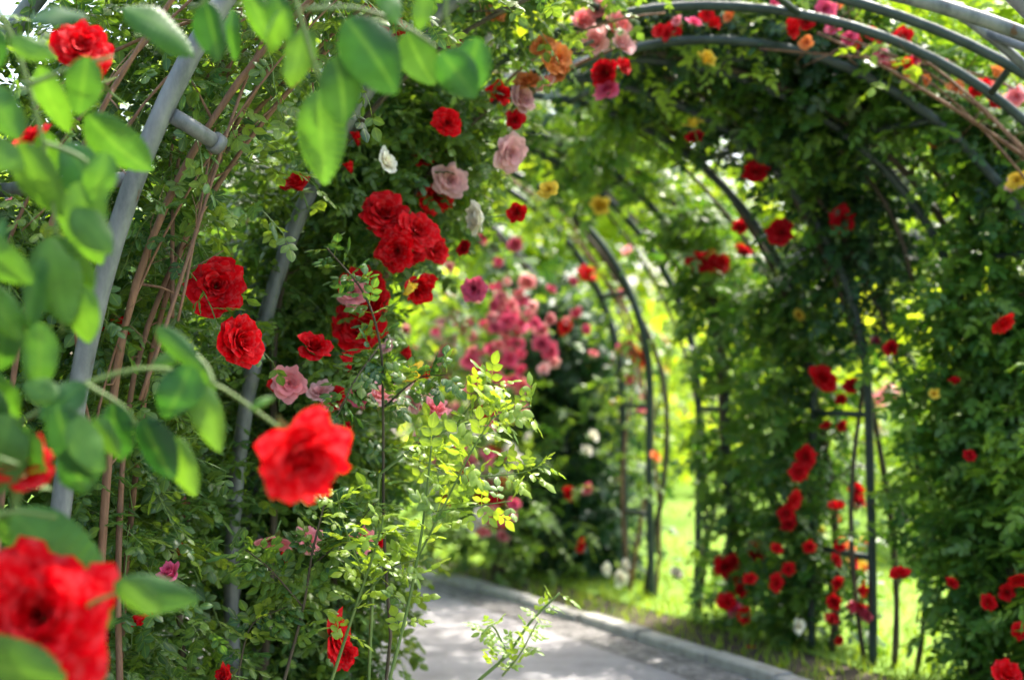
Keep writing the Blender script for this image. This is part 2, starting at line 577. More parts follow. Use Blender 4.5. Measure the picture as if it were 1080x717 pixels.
def bloom_mesh(style, pal, var):
    k = (style, pal, var)
    if k not in BLOOM:
        lay = {'full': FULL, 'half': HALF, 'flat': FLAT, 'bud': BUDL, 'low': (LOW, LOW, LOW2)[var]}[style]
        BLOOM[k] = rose_mesh('rose_bloom', pal, lay, _rr, lo=style == 'low', bud=style == 'bud')
    return BLOOM[k]


def bloom(parent, px, py, size_px, d, pal='red', style='low', face=None, rng=R0, label=None):
    p = at(px, py, d)
    if d < 6 and pal in ('pink', 'blush') and py > 380:
        size_px *= 1.3
    dia = size_px * d / FPX
    me = bloom_mesh(style, pal, int(rng.integers(0, 3 if style == 'low' else 2)))
    o = bpy.data.objects.new('rosebud' if style == 'bud' else 'rose_bloom', me)
    C.objects.link(o)
    if face is None:
        face = (rng.normal(0, .55), -.75 + rng.normal(0, .25), .35 + rng.normal(0, .45))
    z = Vector(face).normalized()
    qn = z.to_track_quat('Z', 'Y')
    o.rotation_mode = 'QUATERNION'
    o.rotation_quaternion = qn @ Matrix.Rotation(rng.uniform(0, 6.28), 3, 'Z').to_quaternion()
    s = dia / (1.0 if style != 'bud' else .5) * rng.uniform(.9, 1.12)
    o.scale = (s * rng.uniform(.9, 1.1), s * rng.uniform(.9, 1.1), s * rng.uniform(.8, 1.25))
    o.location = Vector(p) - z * (.12 * s)
    if parent is not None:
        o.parent = parent
        o.matrix_parent_inverse = Matrix.Translation(-parent.location)
    if label:
        o['label'] = label
    return o


def thing(name, label, cat, loc=(0, 0, 0), group=None):
    o = bpy.data.objects.new(name, None)
    o.empty_display_size = .1
    C.objects.link(o)
    o.location = loc
    o['label'], o['category'] = label, cat
    if group:
        o['group'] = group
    return o


def adopt(o, root):
    """o was built in world space: make it a part of root without moving it"""
    o.parent = root
    o.matrix_parent_inverse = Matrix.Translation(-Vector(root.location))
    return o


# ------------------------------------------------------------------ the tunnel line
RAD, SPR = 1.6, 1.3
LINE = np.array([  # distance ahead, centre x
    (-2, .40), (2.0, .40), (3.6, .445), (5.0, .66), (5.4, .86), (5.75, .92), (6.25, .875), (6.67, .51), (7.0, .16), (7.45, -.03),
    (8.2, -.36), (9.1, -.69), (9.5, -.83), (10.3, -1.2), (10.8, -1.42), (12.5, -1.85), (13.0, -2.1), (16, -4.2)])
U_TOT = 2 * SPR + math.pi * RAD


def cx(d):
    return np.interp(d, LINE[:, 0], LINE[:, 1])


def shell(d, u, r):
    """point of the tunnel's skin: d ahead, u metres up from the left foot and over, r the radius"""
    d, u, r = np.broadcast_arrays(np.asarray(d, float), np.asarray(u, float), np.asarray(r, float))
    ph = np.clip((u - SPR) / RAD, 0, math.pi)
    x = cx(d) - np.cos(ph) * r
    z = SPR + np.sin(ph) * r
    z = np.where(u < SPR, u, np.where(u > U_TOT - SPR, U_TOT - u, z))
    return np.stack([x, d, z], -1)


def shell_out(u):
    ph = np.clip((u - SPR) / RAD, 0, math.pi)
    return np.stack([-np.cos(ph), np.zeros_like(ph), np.sin(ph)], -1)


# ------------------------------------------------------------------ setting
def sheet(name, pts_l, pts_r, z, m, thick=None):
    mb = MB()
    n = len(pts_l)
    v = np.array([(x, y, z) for x, y in pts_l] + [(x, y, z) for x, y in pts_r])
    q = np.array([(i, n + i, n + i + 1, i + 1) for i in range(n - 1)])
    mb.add(v, [q])
    o = mb.build(name, m, smooth=False)
    return o


KERB = smooth_path(np.array([(1.62, -4, 0), (1.64, 2, 0), (1.72, 4.2, 0), (1.62, 5.5, 0), (1.30, 6.45, 0), (.36, 8.4, 0), (-.42, 9.9, 0), (-1.7, 11.7, 0), (-4.2, 14, 0), (-9, 17, 0)]), 90)[:, :2]


def offset(line, w):
    t = np.gradient(line, axis=0)
    t /= np.linalg.norm(t, axis=1)[:, None]
    return line + np.stack([t[:, 1], -t[:, 0]], 1) * w


def setting():
    mb = MB()
    mb.add([(-200, -60, -.004), (200, -60, -.004), (200, 340, -.004), (-200, 340, -.004)], [np.array([(0, 1, 2, 3)])])
    o = mb.build('ground', M_SOIL, smooth=False)
    o['kind'] = 'structure'
    o = sheet('path', offset(KERB, -2.35), offset(KERB, -.34), .004, M_PATH)
    o['kind'] = 'structure'
    o = sheet('path_edging', offset(KERB, -.34), offset(KERB, -.07), .006, M_EDGE)
    o['kind'] = 'structure'
    # kerb stones with a real step, each a little out of line
    mb = MB()
    rk = np.random.default_rng(2)
    fine = smooth_path(np.concatenate([KERB, np.zeros((len(KERB), 1))], 1), 900)[:, :2]
    a, b = offset(fine, -.07), offset(fine, .04)
    seg = np.concatenate([[0], np.cumsum(np.linalg.norm(np.diff(fine, axis=0), axis=1))])
    s0 = 0.0
    while s0 < seg[-1] - .9:
        s1 = s0 + rk.uniform(.55, .8)
        idx = np.where((seg >= s0) & (seg <= s1 - .012))[0]
        s0 = s1
        if len(idx) < 3:
            continue
        h, sh = .05 + rk.normal(0, .006), rk.normal(0, .006)
        V = []
        for q in idx:
            V += [(a[q][0] + sh, a[q][1], 0), (a[q][0] + sh, a[q][1], h - .008), (a[q][0] + .01 + sh, a[q][1] + .003, h), (b[q][0] - .01 + sh, b[q][1], h), (b[q][0] + sh, b[q][1], h - .008), (b[q][0] + sh, b[q][1], 0)]
        n = len(idx)
        qd = [(i * 6 + k, i * 6 + k + 1, i * 6 + k + 7, i * 6 + k + 6) for i in range(n - 1) for k in range(5)]
        e = (n - 1) * 6
        qd += [(0, 1, 4, 5), (1, 2, 3, 4), (e + 5, e + 4, e + 1, e), (e + 4, e + 3, e + 2, e + 1)]
        mb.add(V, [np.array(qd)])
    o = mb.build('kerb', M_KERB, smooth=False)
    o['kind'] = 'structure'
    # bed strip beyond the kerb, then the lawn
    o = sheet('lawn', offset(KERB, .55), offset(KERB, 40), .004, M_LAWN)
    o['kind'] = 'structure'
    rng = np.random.default_rng(5)
    n = 26000
    i = rng.integers(20, 80, n)
    w = np.abs(rng.normal(0, 1, n)) ** 1.5 * 3.0 + .15
    t = offset(KERB, 1.0) - KERB
    p2 = KERB[i] + t[i] * w[:, None] + rng.normal(0, .08, (n, 2))
    keep = (rng.random(n) < np.where(w < .5, .35, 1))
    p2 = p2[keep]
    n = len(p2)
    p = np.concatenate([p2, np.full((n, 1), .0)], 1)
    mb = MB()
    tv = np.array([(-.08, 0, 0), (.08, 0, 0), (.05, .6, -.05), (-.05, .6, -.05), (0, 1, -.25), (0, 1, -.25)])
    tq = np.array([(0, 1, 2, 3), (3, 2, 5, 4)])
    T = [(tv, tq, np.ones(6), np.zeros(6))]
    yd = np.stack([rng.normal(0, .4, n), rng.normal(0, .4, n), np.ones(n)], 1)
    zd = rng.normal(0, 1, (n, 3)) * [1, 1, .1]
    scatter(mb, T, p, yd, zd, rng.uniform(.03, .085, n), rng.random(n), np.clip(rng.normal(.45, .25, n), 0, 1), 0, rng)
    o = mb.build('grass', M_GRASS)
    o['kind'] = 'stuff'
    o['label'] = 'bright green grass growing along the kerb and over the lawn'


setting()


# ------------------------------------------------------------------ arches
def hoop_point(h, u):
    """h: distance, centre, half width left and right, spring height, rise; u as in shell()"""
    d, xc, al, ar, zs, b = h
    u = np.asarray(u, float)
    ph = np.clip((u - SPR) / RAD, 0, math.pi)
    c = np.cos(ph)
    x = xc - np.where(c > 0, al, ar) * c
    z = zs + b * np.sin(ph)
    z = np.where(u < SPR, u * zs / SPR, np.where(u > U_TOT - SPR, (U_TOT - u) * zs / SPR, z))
    return np.stack([x, np.full_like(x, d), z], -1)


def arch(h1, h2, label, m, r=.027, rung_u=None, r2=None):
    hs = [h if isinstance(h, tuple) else (h, float(cx(h)), RAD, RAD, SPR, RAD) for h in (h1, h2)]
    root = thing('garden_arch', label, 'arch', (hs[0][1], (hs[0][0] + hs[1][0]) / 2, 0), 'steel arches over the path')
    us = np.concatenate([np.linspace(-.1, SPR, 10), SPR + RAD * np.linspace(0, math.pi, 49)[1:-1], np.linspace(U_TOT - SPR, U_TOT + .1, 10)])
    for h in hs:
        mb = MB()
        P = hoop_point(h, us)
        # hand-bent tube: small wander
        P[:, 0] += .010 * np.sin(us * 2.3 + h[0] * 5)
        P[:, 1] += .010 * np.sin(us * 1.7 + h[0] * 3)
        tube(mb, P, r if h is hs[0] or r2 is None else r2, 12)
        adopt(mb.build('hoop', m), root)
    for u in (rung_u or [.45, 1.2, 2.0, 2.75, 3.45, 4.15, 4.9, 5.65, 6.4, 7.1]):
        mb = MB()
        a, b = hoop_point(hs[0], u), hoop_point(hs[1], u)
        e = (b - a) / np.linalg.norm(b - a)
        tube(mb, [a + e * .02, (a + b) / 2, b - e * .02], r * .72, 10)
        adopt(mb.build('rung', m), root)
    return root


near_arch = arch((3.6, .06, 1.23, 1.95, .6, 2.3), (3.98, -.62, 1.25, 3.8, .6, 2.3), 'pale grey steel arch with leaning post and stub rung, nearest at the left edge', M_TUBE, .027, [.5, 1.2, 2.27, 3.0, 3.6, 4.2, 4.9, 5.65, 6.4, 7.1])
mb = MB()
a_ = hoop_point((3.6, .06, 1.23, 1.95, .6, 2.3), 2.42)
tube(mb, [a_ + [.015, .01, -.01], a_ + [.06, .06, -.035], a_ + [.10, .11, -.06]], .021, 12)
adopt(mb.build('rung', M_TUBE), near_arch)
mb = MB()
tube(mb, [a_ + [.098, .108, -.058], a_ + [.112, .126, -.068]], .028, 12)
adopt(mb.build('rung_end_cap', M_TUBE), near_arch)
arch((5.0, .236, 1.22, 3.3, .6, 2.3), (5.28, .56, 1.5, 1.9, 1.3, 1.8), 'grey steel arch whose post stands beside two red roses and a pink rose', M_TUBE, .027, r2=.019)
arch((5.55, .467, 1.5, 2.37, 1.3, 1.7), (5.8, .80, 1.65, 1.85, 1.3, 1.63), 'bare green grey arch with brown canes tangled on its top right', M_TUBEG, .021)
arch(6.25, 6.62, 'green grey arch carrying the dark leafy roof over the path', M_TUBEG, .022)
arch(7.0, 7.45, 'dark arch with red roses down its leafy right post', M_TUBEG, .022)
arch(8.2, 8.55, 'dark arch in front of the bright lawn gap, thin climbers on its post', M_TUBEG, .022)
arch(9.15, 9.55, 'nearly bare double arch standing at the kerb before the dark green column', M_TUBEG, .025)
arch(10.3, 10.7, 'far arch buried in dense dark green climber', M_TUBEG, .025)
arch(12.5, 12.9, 'farthest grey arch beside the pink rose bushes', M_TUBE, .025)


# ------------------------------------------------------------------ climbing roses on the arches
PLANT_GROUP = 'climbing roses on the arches'


def cane(root, d, u0, u1, m, r=.014, rad=None, wander=.08, rng=R0, name='stem', d1=None):
    us = np.linspace(u0, u1, 26)
    dd = d + ((d1 if d1 is not None else d) - d) * np.linspace(0, 1, 26)
    P = shell(dd, us, rad or RAD + .04)
    ph = rng.uniform(0, 6)
    P += wander * np.stack([np.sin(us * 2.1 + ph), np.sin(us * 1.6 + ph * 2), np.sin(us * 2.7 + ph * 3) * .4], 1)
    if min(u0, u1) < .1:
        P[0 if u0 < u1 else -1][2] = -.03
    mb = MB()
    tube(mb, P, r * (1 + .13 * np.sin(np.arange(26) * 2.7 + ph)) * np.linspace(1, .55, 26), 7, 0)
    for k in range(9):
        i = int(rng.integers(5, 25))
        e = norm(rng.normal(0, 1, 3) + [0, 0, .3]) * rng.uniform(.06, .22)
        tube(mb, [P[i], P[i] + e * .5 + rng.normal(0, .012, 3), P[i] + e], r * .35, 5, 0, .4)
    return adopt(mb.build(name, m), root)


def climber(label, regions, m, seed, size=.045, lo=True, canes=(), tone=.5, young=.1, base=None):
    """regions: (d0, d1, u0, u1, r0, r1, number of shoots, steps, extra)"""
    rng = np.random.default_rng(seed)
    d0, u0 = regions[0][0], regions[0][2]
    foot = base or tuple(float(x) for x in shell((regions[0][0] + regions[0][1]) / 2, 0 if (regions[0][2] + regions[0][3]) / 2 < U_TOT / 2 else U_TOT, RAD))
    root = thing('climbing_rose', label, 'climbing rose', (foot[0], foot[1], 0), PLANT_GROUP)
    mb = MB()
    for (a0, a1, b0, b1, r0, r1, n, steps, *ex) in regions:
        ex = ex[0] if ex else {}
        cl, thr = ex.get('clump', 2.4), ex.get('thr', -.25)
        P = shell(rng.uniform(a0, a1, n * 3), rng.uniform(b0, b1, n * 3), rng.uniform(r0, r1, n * 3))
        ok = clump(P, cl, seed * .37) > thr
        P = P[ok][:n]
        uu = np.interp(0, [0], [0])
        # outward direction at each start
        o = P.copy()
        o[:, 0] -= cx(P[:, 1])
        o[:, 2] = np.maximum(o[:, 2] - SPR, 0)
        o[:, 1] = 0
        o = norm(o)
        tang = np.stack([-o[:, 2] * np.sign(o[:, 0]), np.zeros(len(P)), np.abs(o[:, 0])], 1)
        dirn = tang * ex.get('up', .3) - o * ex.get('inward', .25) + rng.normal(0, .75, P.shape)
        shoots(mb, P, dirn, steps, ex.get('step', .055), ex.get('size', size), SPR_LO if ex.get('lo', lo) else SPR_MID, rng,
               grav=ex.get('grav', .14), young=ex.get('young', young), tone=ex.get('tone', tone), tip_young=ex.get('tip', .3), outdir=None if not ex.get('face') else -o)
    adopt(mb.build('foliage', [m, M_SHOOT]), root)
    for c in canes:
        cane(root, rng=rng, **c)
    return root


# --- left side, in focus
A = climber('leafy climbing rose with brown canes outside the nearest left post', [
    (2.4, 4.2, .1, 2.1, 1.85, 2.3, 380, 6, dict(thr=-.3, inward=-.2)),
    (3.85, 4.3, .3, 3.4, 1.55, 1.9, 300, 6, dict(thr=-.4, inward=0)),
    (3.7, 4.6, .0, 2.6, 1.9, 2.3, 420, 6, dict(thr=-.5, inward=-.2)),
], M_LEAF, 21, .040, lo=False, canes=[
    dict(d=3.75, u0=0, u1=3.2, m=M_CANE, r=.014, rad=1.55, wander=.03, d1=3.9), dict(d=3.8, u0=0, u1=3.6, m=M_CANE, r=.010, rad=1.52, wander=.05, d1=4.2),
    dict(d=3.5, u0=0, u1=3.3, m=M_CANE, r=.009, rad=1.68, wander=.05), dict(d=4.1, u0=0, u1=2.8, m=M_CANE, r=.011, rad=1.6, wander=.06),
    dict(d=3.6, u0=1.0, u1=2.9, m=M_CANE, r=.006, rad=1.7, wander=.07)] + [dict(d=3.7 + .05 * q, u0=1.2 + .1 * q, u1=3.1 + .12 * q, m=M_CANE, r=.004 + .0008 * (q % 4), rad=1.5 + .03 * q, wander=.10 + .03 * q, d1=3.8 + .12 * q) for q in range(8)])
B = climber('dense climbing rose covering the left wall between the two grey posts', [
    (4.4, 5.15, .0, 3.3, 1.88, 2.2, 620, 6, dict(thr=-.6, inward=-.1)),
    (5.2, 5.7, .0, 3.3, 1.70, 2.1, 560, 6, dict(thr=-.6, inward=0)),
    (5.06, 5.3, .0, 2.3, 1.42, 1.75, 300, 5, dict(thr=-.8, inward=.1, tone=.65, step=.045)),
    (4.1, 4.9, .0, 1.7, 1.66, 1.9, 360, 5, dict(thr=-.8, inward=.0, tone=.65, step=.045)),
], M_LEAF, 22, .040, lo=False, canes=[dict(d=5.05, u0=0, u1=3.2, m=M_WOOD, r=.016, rad=1.57, wander=.04), dict(d=4.6, u0=0, u1=3.0, m=M_WOOD, r=.012, rad=1.7, wander=.05)])
Cc = climber('bushy climbing rose with red rose cluster leaning over the path', [
    (5.25, 6.4, .0, 2.65, 1.50, 1.95, 1050, 5, dict(thr=-.6, step=.048)),
    (5.2, 6.3, 2.2, 2.65, 1.55, 1.85, 150, 6, dict(thr=-.3, young=.15)),
    (5.2, 5.8, .0, 1.4, 1.36, 1.65, 200, 5, dict(thr=-.5, young=.2, step=.045)),
], M_LEAF, 23, .042, lo=False, canes=[dict(d=5.4, u0=0, u1=3.2, m=M_WOOD, r=.014, rad=1.5, wander=.05), dict(d=5.9, u0=0, u1=3.4, m=M_CANE, r=.013, rad=1.55, wander=.06), dict(d=5.6, u0=1.5, u1=3.6, m=M_CANE, r=.009, rad=1.55, wander=.08)])
D = climber('sunlit climbing rose with blush and white blooms over the far left arches', [
    (6.6, 10.0, .0, 2.8, 1.6, 1.95, 480, 6, dict(thr=-.2)),
    (6.5, 8.6, 2.6, 4.0, 1.6, 1.9, 130, 6, dict(thr=.0, young=.7)),
], M_LEAFR, 24, .05, canes=[dict(d=7.2, u0=0, u1=4.2, m=M_CANE, r=.012), dict(d=8.5, u0=0, u1=4.2, m=M_CANE, r=.012)])
# --- right side
E = climber('broad leafy climbing rose filling the right edge down to the ground', [
    (6.4, 6.75, 5.2, 7.63, 1.42, 1.95, 1000, 5, dict(step=.05, thr=-.6, tone=.65, young=.05)),
    (6.3, 7.0, 4.6, 5.7, 1.66, 1.95, 380, 5, dict(inward=-.2, thr=-.4, tone=.4, step=.05, young=.05)),
    (5.6, 6.4, 6.2, 7.63, 1.35, 2.0, 260, 6, dict(thr=-.4, tone=.7, young=.2)),
], M_LEAFR, 25, .052, canes=[dict(d=6.5, u0=7.63, u1=4.6, m=M_WOOD, r=.02, wander=.06), dict(d=6.65, u0=7.63, u1=5.2, m=M_WOOD, r=.014)])
F = climber('dark leafy roof of climbing rose, shade toned into its leaves, across the middle of the tunnel', [
    (6.3, 7.35, 3.7, 5.7, 1.68, 1.9, 660, 4, dict(step=.05, inward=-.25, grav=.08, thr=-.6, tone=.15, young=0, tip=.1)),  # roof's underside shade put into low leaf tone and the dark leaf material
    (6.5, 7.4, 5.4, 6.1, 1.66, 1.85, 150, 4, dict(thr=-.3, tone=.35, young=0, tip=.1)),
], M_IVY, 26, .052, canes=[dict(d=6.62, u0=7.63, u1=3.4, m=M_WOOD, r=.022, wander=.05), dict(d=7.0, u0=7.63, u1=3.8, m=M_WOOD, r=.016), dict(d=6.8, u0=5.8, u1=3.2, m=M_WOOD, r=.012)])
K = climber('light green climbing rose toned as sunlit, with orange and red blooms over the bare arch tops', [
    (5.9, 6.5, 3.9, 5.3, 1.66, 1.95, 110, 5, dict(thr=-.1, young=.75, tip=.3)),  # sunlight on the canopy top put into a yellow-green leaf tone
    (5.9, 7.6, 4.0, 6.0, 1.9, 2.6, 420, 6, dict(thr=-.2, young=.6, tip=.3, inward=-.2)),
], M_LEAFR, 33, .052, canes=[dict(d=5.8, u0=6.0, u1=4.0, m=M_CANE, r=.009, wander=.1), dict(d=5.9, u0=6.2, u1=4.2, m=M_CANE, r=.007, wander=.12), dict(d=5.7, u0=5.8, u1=4.4, m=M_CANE, r=.006, wander=.14), dict(d=6.0, u0=5.9, u1=4.3, m=M_CANE, r=.012, wander=.12), dict(d=6.1, u0=5.9, u1=4.5, m=M_CANE, r=.01, wander=.16), dict(d=6.05, u0=5.7, u1=4.0, m=M_CANE, r=.008, wander=.2)])
G = climber('climbing rose in a dark column sprinkled with red blooms', [
    (7.4, 7.75, 5.6, 7.63, 1.5, 1.8, 420, 5, dict(thr=-.7, step=.045, tone=.3, young=0)),
    (7.3, 8.1, 4.3, 5.7, 1.65, 1.9, 240, 5, dict(inward=-.2, thr=-.15, tone=.5, young=.3)),
], M_LEAFR, 27, .052, canes=[dict(d=7.45, u0=7.63, u1=4.2, m=M_WOOD, r=.022), dict(d=7.6, u0=7.63, u1=4.6, m=M_WOOD, r=.016), dict(d=7.1, u0=7.63, u1=4.6, m=M_WOOD, r=.014), dict(d=6.9, u0=7.63, u1=5.0, m=M_WOOD, r=.014)])
H = climber('climbing rose with hanging curtain of leaves left of the red sprinkled column', [
    (8.0, 8.35, 5.2, 7.63, 1.55, 1.9, 340, 5, dict(thr=-.5, step=.045, tone=.4, young=.05)),
    (8.0, 8.9, 3.7, 5.4, 1.65, 1.92, 290, 5, dict(inward=-.2, thr=-.3, tone=.3, young=.1)),
], M_LEAFR, 28, .055, canes=[dict(d=8.2, u0=7.63, u1=4, m=M_WOOD, r=.022), dict(d=8.45, u0=7.63, u1=4.4, m=M_WOOD, r=.016), dict(d=8.7, u0=7.63, u1=4.6, m=M_WOOD, r=.014)])
I = climber('sparse climbing rose with bare canes on the nearly bare double arch', [
    (9.1, 9.6, 4.0, 7.0, 1.55, 1.75, 50, 5, dict(thr=-.2, young=.4)),
    (9.1, 9.6, 2.8, 4.4, 1.6, 1.8, 50, 5, dict(thr=-.2, young=.45)),
], M_LEAFR, 29, .05, canes=[dict(d=9.2, u0=7.63, u1=3, m=M_WOOD, r=.02), dict(d=9.4, u0=7.63, u1=3.4, m=M_CANE, r=.014), dict(d=9.3, u0=7.63, u1=4, m=M_CANE, r=.012), dict(d=9.5, u0=7.63, u1=4, m=M_CANE, r=.012)])
J = climber('dense dark green column of climber at the end of the path', [
    (10.0, 10.9, 5.6, 7.63, 1.45, 1.95, 700, 6, dict(thr=-.8, tone=.35, young=0, tip=.05)),
    (10.0, 10.9, 3.2, 5.6, 1.5, 1.85, 150, 6, dict(thr=-.1, tone=.5, young=.05, tip=.1)),
], M_IVY, 30, .065, canes=[dict(d=10.3, u0=7.63, u1=4, m=M_WOOD, r=.025), dict(d=10.6, u0=7.63, u1=4, m=M_WOOD, r=.02)])

# ------------------------------------------------------------------ blooms, by where the photograph shows them
for (px, py, s, d, pal, st) in [(125, 345, 24, 4.2, 'red', 'half'), (180, 605, 26, 3.9, 'magenta', 'half'), (155, 650, 20, 3.9, 'red', 'bud'), (238, 712, 30, 3.8, 'red', 'half'), (85, 50, 56, 3.1, 'red', 'full'), (32, 150, 44, 3.1, 'red', 'full'), (52, 162, 24, 3.1, 'magenta', 'low'), (68, 318, 28, 4.2, 'orange', 'half'), (98, 82, 40, 3.15, 'red', 'full'), (20, 205, 24, 4.6, 'pink', 'low')]:
    bloom(A, px, py, s, d, pal, st)
for (px, py, s, d, pal, st, fc) in [(228, 301, 58, 4.0, 'red', 'full', (.25, -1, .15)), (252, 360, 50, 4.0, 'red', 'full', (.75, -.6, .05)), (315, 195, 34, 4.7, 'red', 'half', (-.3, -.6, .8)), (331, 367, 36, 4.3, 'red', 'half', (.3, -.7, .4)),
                                    (305, 404, 26, 4.5, 'pink', 'flat', (.2, -1, .2)), (290, 574, 28, 4.5, 'pink', 'flat', (0, -.4, -.7)), (326, 570, 26, 4.5, 'pink', 'flat', (.4, -.7, .2)), (360, 108, 20, 4.7, 'red', 'half', None), (415, 28, 32, 4.9, 'red', 'full', None), (403, 2, 28, 4.9, 'red', 'full', None), (300, 590, 18, 4.4, 'crimson', 'bud', None)]:
    bloom(B, px, py, s, d, pal, st, fc)
for (px, py, s, d, pal, st, fc) in [
        (472, 130, 30, 5.0, 'red', 'full', (.1, -1, .1)), (405, 225, 46, 4.9, 'red', 'full', (.3, -.8, .4)), (418, 265, 36, 4.85, 'red', 'full', (-.2, -1, -.1)), (441, 243, 38, 4.9, 'red', 'full', (.5, -.8, .4)), (440, 302, 34, 4.9, 'red', 'half', (.5, -.6, -.4)),
        (460, 263, 32, 5.1, 'red', 'full', (.6, -.7, .2)), (458, 208, 34, 5.5, 'red', 'full', None), (383, 308, 46, 5.0, 'red', 'full', (.4, -.9, .1)), (378, 345, 44, 5.0, 'red', 'full', (.2, -.8, .4)), (372, 309, 30, 4.75, 'pink', 'full', (.1, -1, .2)),
        (395, 322, 30, 5.0, 'red', 'full', None), (355, 420, 26, 4.7, 'crimson', 'flat', None), (401, 415, 32, 4.7, 'blush', 'flat', (.2, -.6, .7)), (458, 433, 26, 4.7, 'pink', 'half', (.3, -.6, .7)), (424, 397, 26, 4.6, 'yellow', 'bud', (.9, -.3, .3)), (430, 307, 16, 4.8, 'yellow', 'bud', (.6, -.3, .6)),
        (408, 365, 18, 4.7, 'blush', 'flat', None), (338, 412, 22, 4.7, 'blush', 'flat', None), (382, 568, 24, 4.5, 'pink', 'half', (.3, -.9, .2)), (357, 672, 44, 4.3, 'red', 'flat', (.9, -.4, .1)), (362, 690, 28, 4.3, 'red', 'flat', None), (527, 98, 22, 5.4, 'red', 'half', None), (478, 45, 20, 5.2, 'red', 'half', None), (408, 170, 24, 4.9, 'white', 'flat', None), (516, 40, 20, 5.2, 'white', 'bud', (.2, -.3, -.9)), (522, 15, 26, 5.2, 'orange', 'flat', None), (445, 168, 22, 5.3, 'crimson', 'half', None),
        (437, 420, 18, 4.7, 'blush', 'flat', None), (378, 420, 22, 4.7, 'magenta', 'flat', None), (432, 265, 30, 5.0, 'red', 'full', None), (408, 245, 34, 5.0, 'red', 'full', None), (350, 425, 18, 4.7, 'pink', 'flat', None)]:
    bloom(Cc, px, py, s, d, pal, st, fc)
for (px, py, s, d, pal) in [(628, 45, 30, 5.7, 'blush'), (656, 46, 31, 5.65, 'blush'), (614, 22, 26, 5.75, 'pink'), (538, 161, 34, 6.05, 'blush'), (550, 105, 30, 6.05, 'blush'), (543, 127, 24, 6.05, 'crimson'), (570, 48, 26, 6.05, 'orange'), (588, 62, 30, 6.05, 'orange'), (591, 77, 24, 6.05, 'orange'), (557, 85, 26, 6.05, 'orange'), (575, 88, 22, 6.05, 'blush'), (637, 76, 26, 5.75, 'crimson'), (658, 70, 20, 5.75, 'crimson'), (640, 94, 24, 5.75, 'magenta'),
                            (503, 230, 30, 6.35, 'white'), (475, 190, 32, 6.35, 'blush'), (490, 262, 18, 6.4, 'crimson'), (500, 305, 28, 6.6, 'magenta'), (545, 224, 20, 8.2, 'red'), (630, 8, 24, 5.75, 'pink'), (578, 200, 22, 7.8, 'yellow'), (632, 218, 22, 7.8, 'yellow'), (650, 28, 30, 5.75, 'pink')]:
    near = px < 605 and py > 40
    bloom(Cc if near else D, px, py, s, (5.25 if py > 150 else 5.35) if near else d, pal, 'full' if near and s > 26 else 'low')
for (px, py, s, d, pal) in [(1058, 341, 20, 5.9, 'red'), (949, 604, 18, 6.2, 'red'), (1004, 614, 15, 6.2, 'red'), (1043, 635, 17, 5.9, 'red'), (1062, 624, 19, 5.8, 'red'), (1075, 612, 26, 5.7, 'red'), (1075, 665, 17, 5.8, 'red'), (1062, 711, 30, 5.6, 'red'), (1072, 190, 18, 6.0, 'yellow'), (1070, 195, 22, 6.1, 'blush'), (1072, 315, 22, 6.5, 'blush'), (1007, 402, 15, 6.3, 'crimson'), (985, 415, 12, 6.3, 'yellow'), (1023, 480, 12, 6.1, 'crimson'), (940, 367, 18, 6.6, 'crimson')]:
    bloom(E, px, py, s, d, pal)
for (px, py, s, d, pal) in [(745, 63, 24, 6.2, 'yellow'), (731, 130, 22, 6.4, 'yellow'), (733, 145, 22, 6.5, 'crimson'), (797, 180, 24, 6.9, 'crimson'), (888, 232, 26, 6.8, 'crimson'), (823, 244, 28, 7.0, 'crimson'), (835, 30, 22, 6.0, 'red'), (850, 24, 20, 6.0, 'red'), (880, 28, 22, 6.0, 'magenta'), (958, 78, 14, 6.0, 'orange'), (976, 85, 12, 6.0, 'orange'), (1040, 88, 18, 5.9, 'red'), (1030, 95, 18, 5.9, 'red'), (815, 4, 18, 6.0, 'magenta'), (770, 17, 20, 6.0, 'orange'), (745, 15, 16, 6.0, 'red'), (710, 30, 18, 6.1, 'red'), (896, 40, 18, 6.0, 'magenta'), (930, 45, 16, 6.0, 'red'), (850, 45, 14, 6.0, 'orange'), (985, 152, 16, 6.4, 'orange')]:
    bloom(F if py > 110 and px < 900 else K, px, py, s, d, pal)
for (px, py, s, d, pal) in [(868, 399, 26, 7.2, 'red'), (899, 406, 16, 7.2, 'crimson'), (887, 421, 12, 7.2, 'crimson'), (871, 449, 14, 7.2, 'red'), (889, 450, 13, 7.2, 'crimson'), (850, 481, 22, 7.2, 'red'), (843, 497, 18, 7.2, 'red'), (838, 527, 20, 7.25, 'red'), (829, 540, 18, 7.25, 'red'), (832, 552, 16, 7.25, 'crimson'), (882, 533, 17, 7.2, 'red'), (905, 531, 17, 7.1, 'crimson'), (903, 517, 16, 7.1, 'red'), (854, 577, 16, 7.2, 'red'), (832, 600, 15, 7.2, 'red'), (819, 614, 15, 7.2, 'red'), (820, 578, 13, 7.2, 'red'), (886, 576, 13, 7.1, 'red'), (882, 590, 14, 7.1, 'red'), (901, 592, 14, 7.1, 'red'), (884, 615, 16, 7.0, 'red'), (909, 622, 18, 7.0, 'red'), (885, 675, 12, 6.9, 'red'), (900, 642, 20, 7.0, 'magenta'), (912, 647, 20, 7.0, 'magenta'), (905, 640, 18, 7.0, 'red'), (842, 660, 15, 7.1, 'white'), (843, 332, 14, 7.3, 'yellow'), (925, 360, 14, 7.0, 'magenta'), (791, 610, 13, 7.3, 'red'), (880, 635, 14, 7.0, 'red'), (878, 652, 14, 7.0, 'crimson'), (782, 263, 18, 7.5, 'crimson'), (780, 240, 18, 7.5, 'crimson'), (786, 266, 16, 7.5, 'crimson')]:
    bloom(G, px, py, s, d, pal)
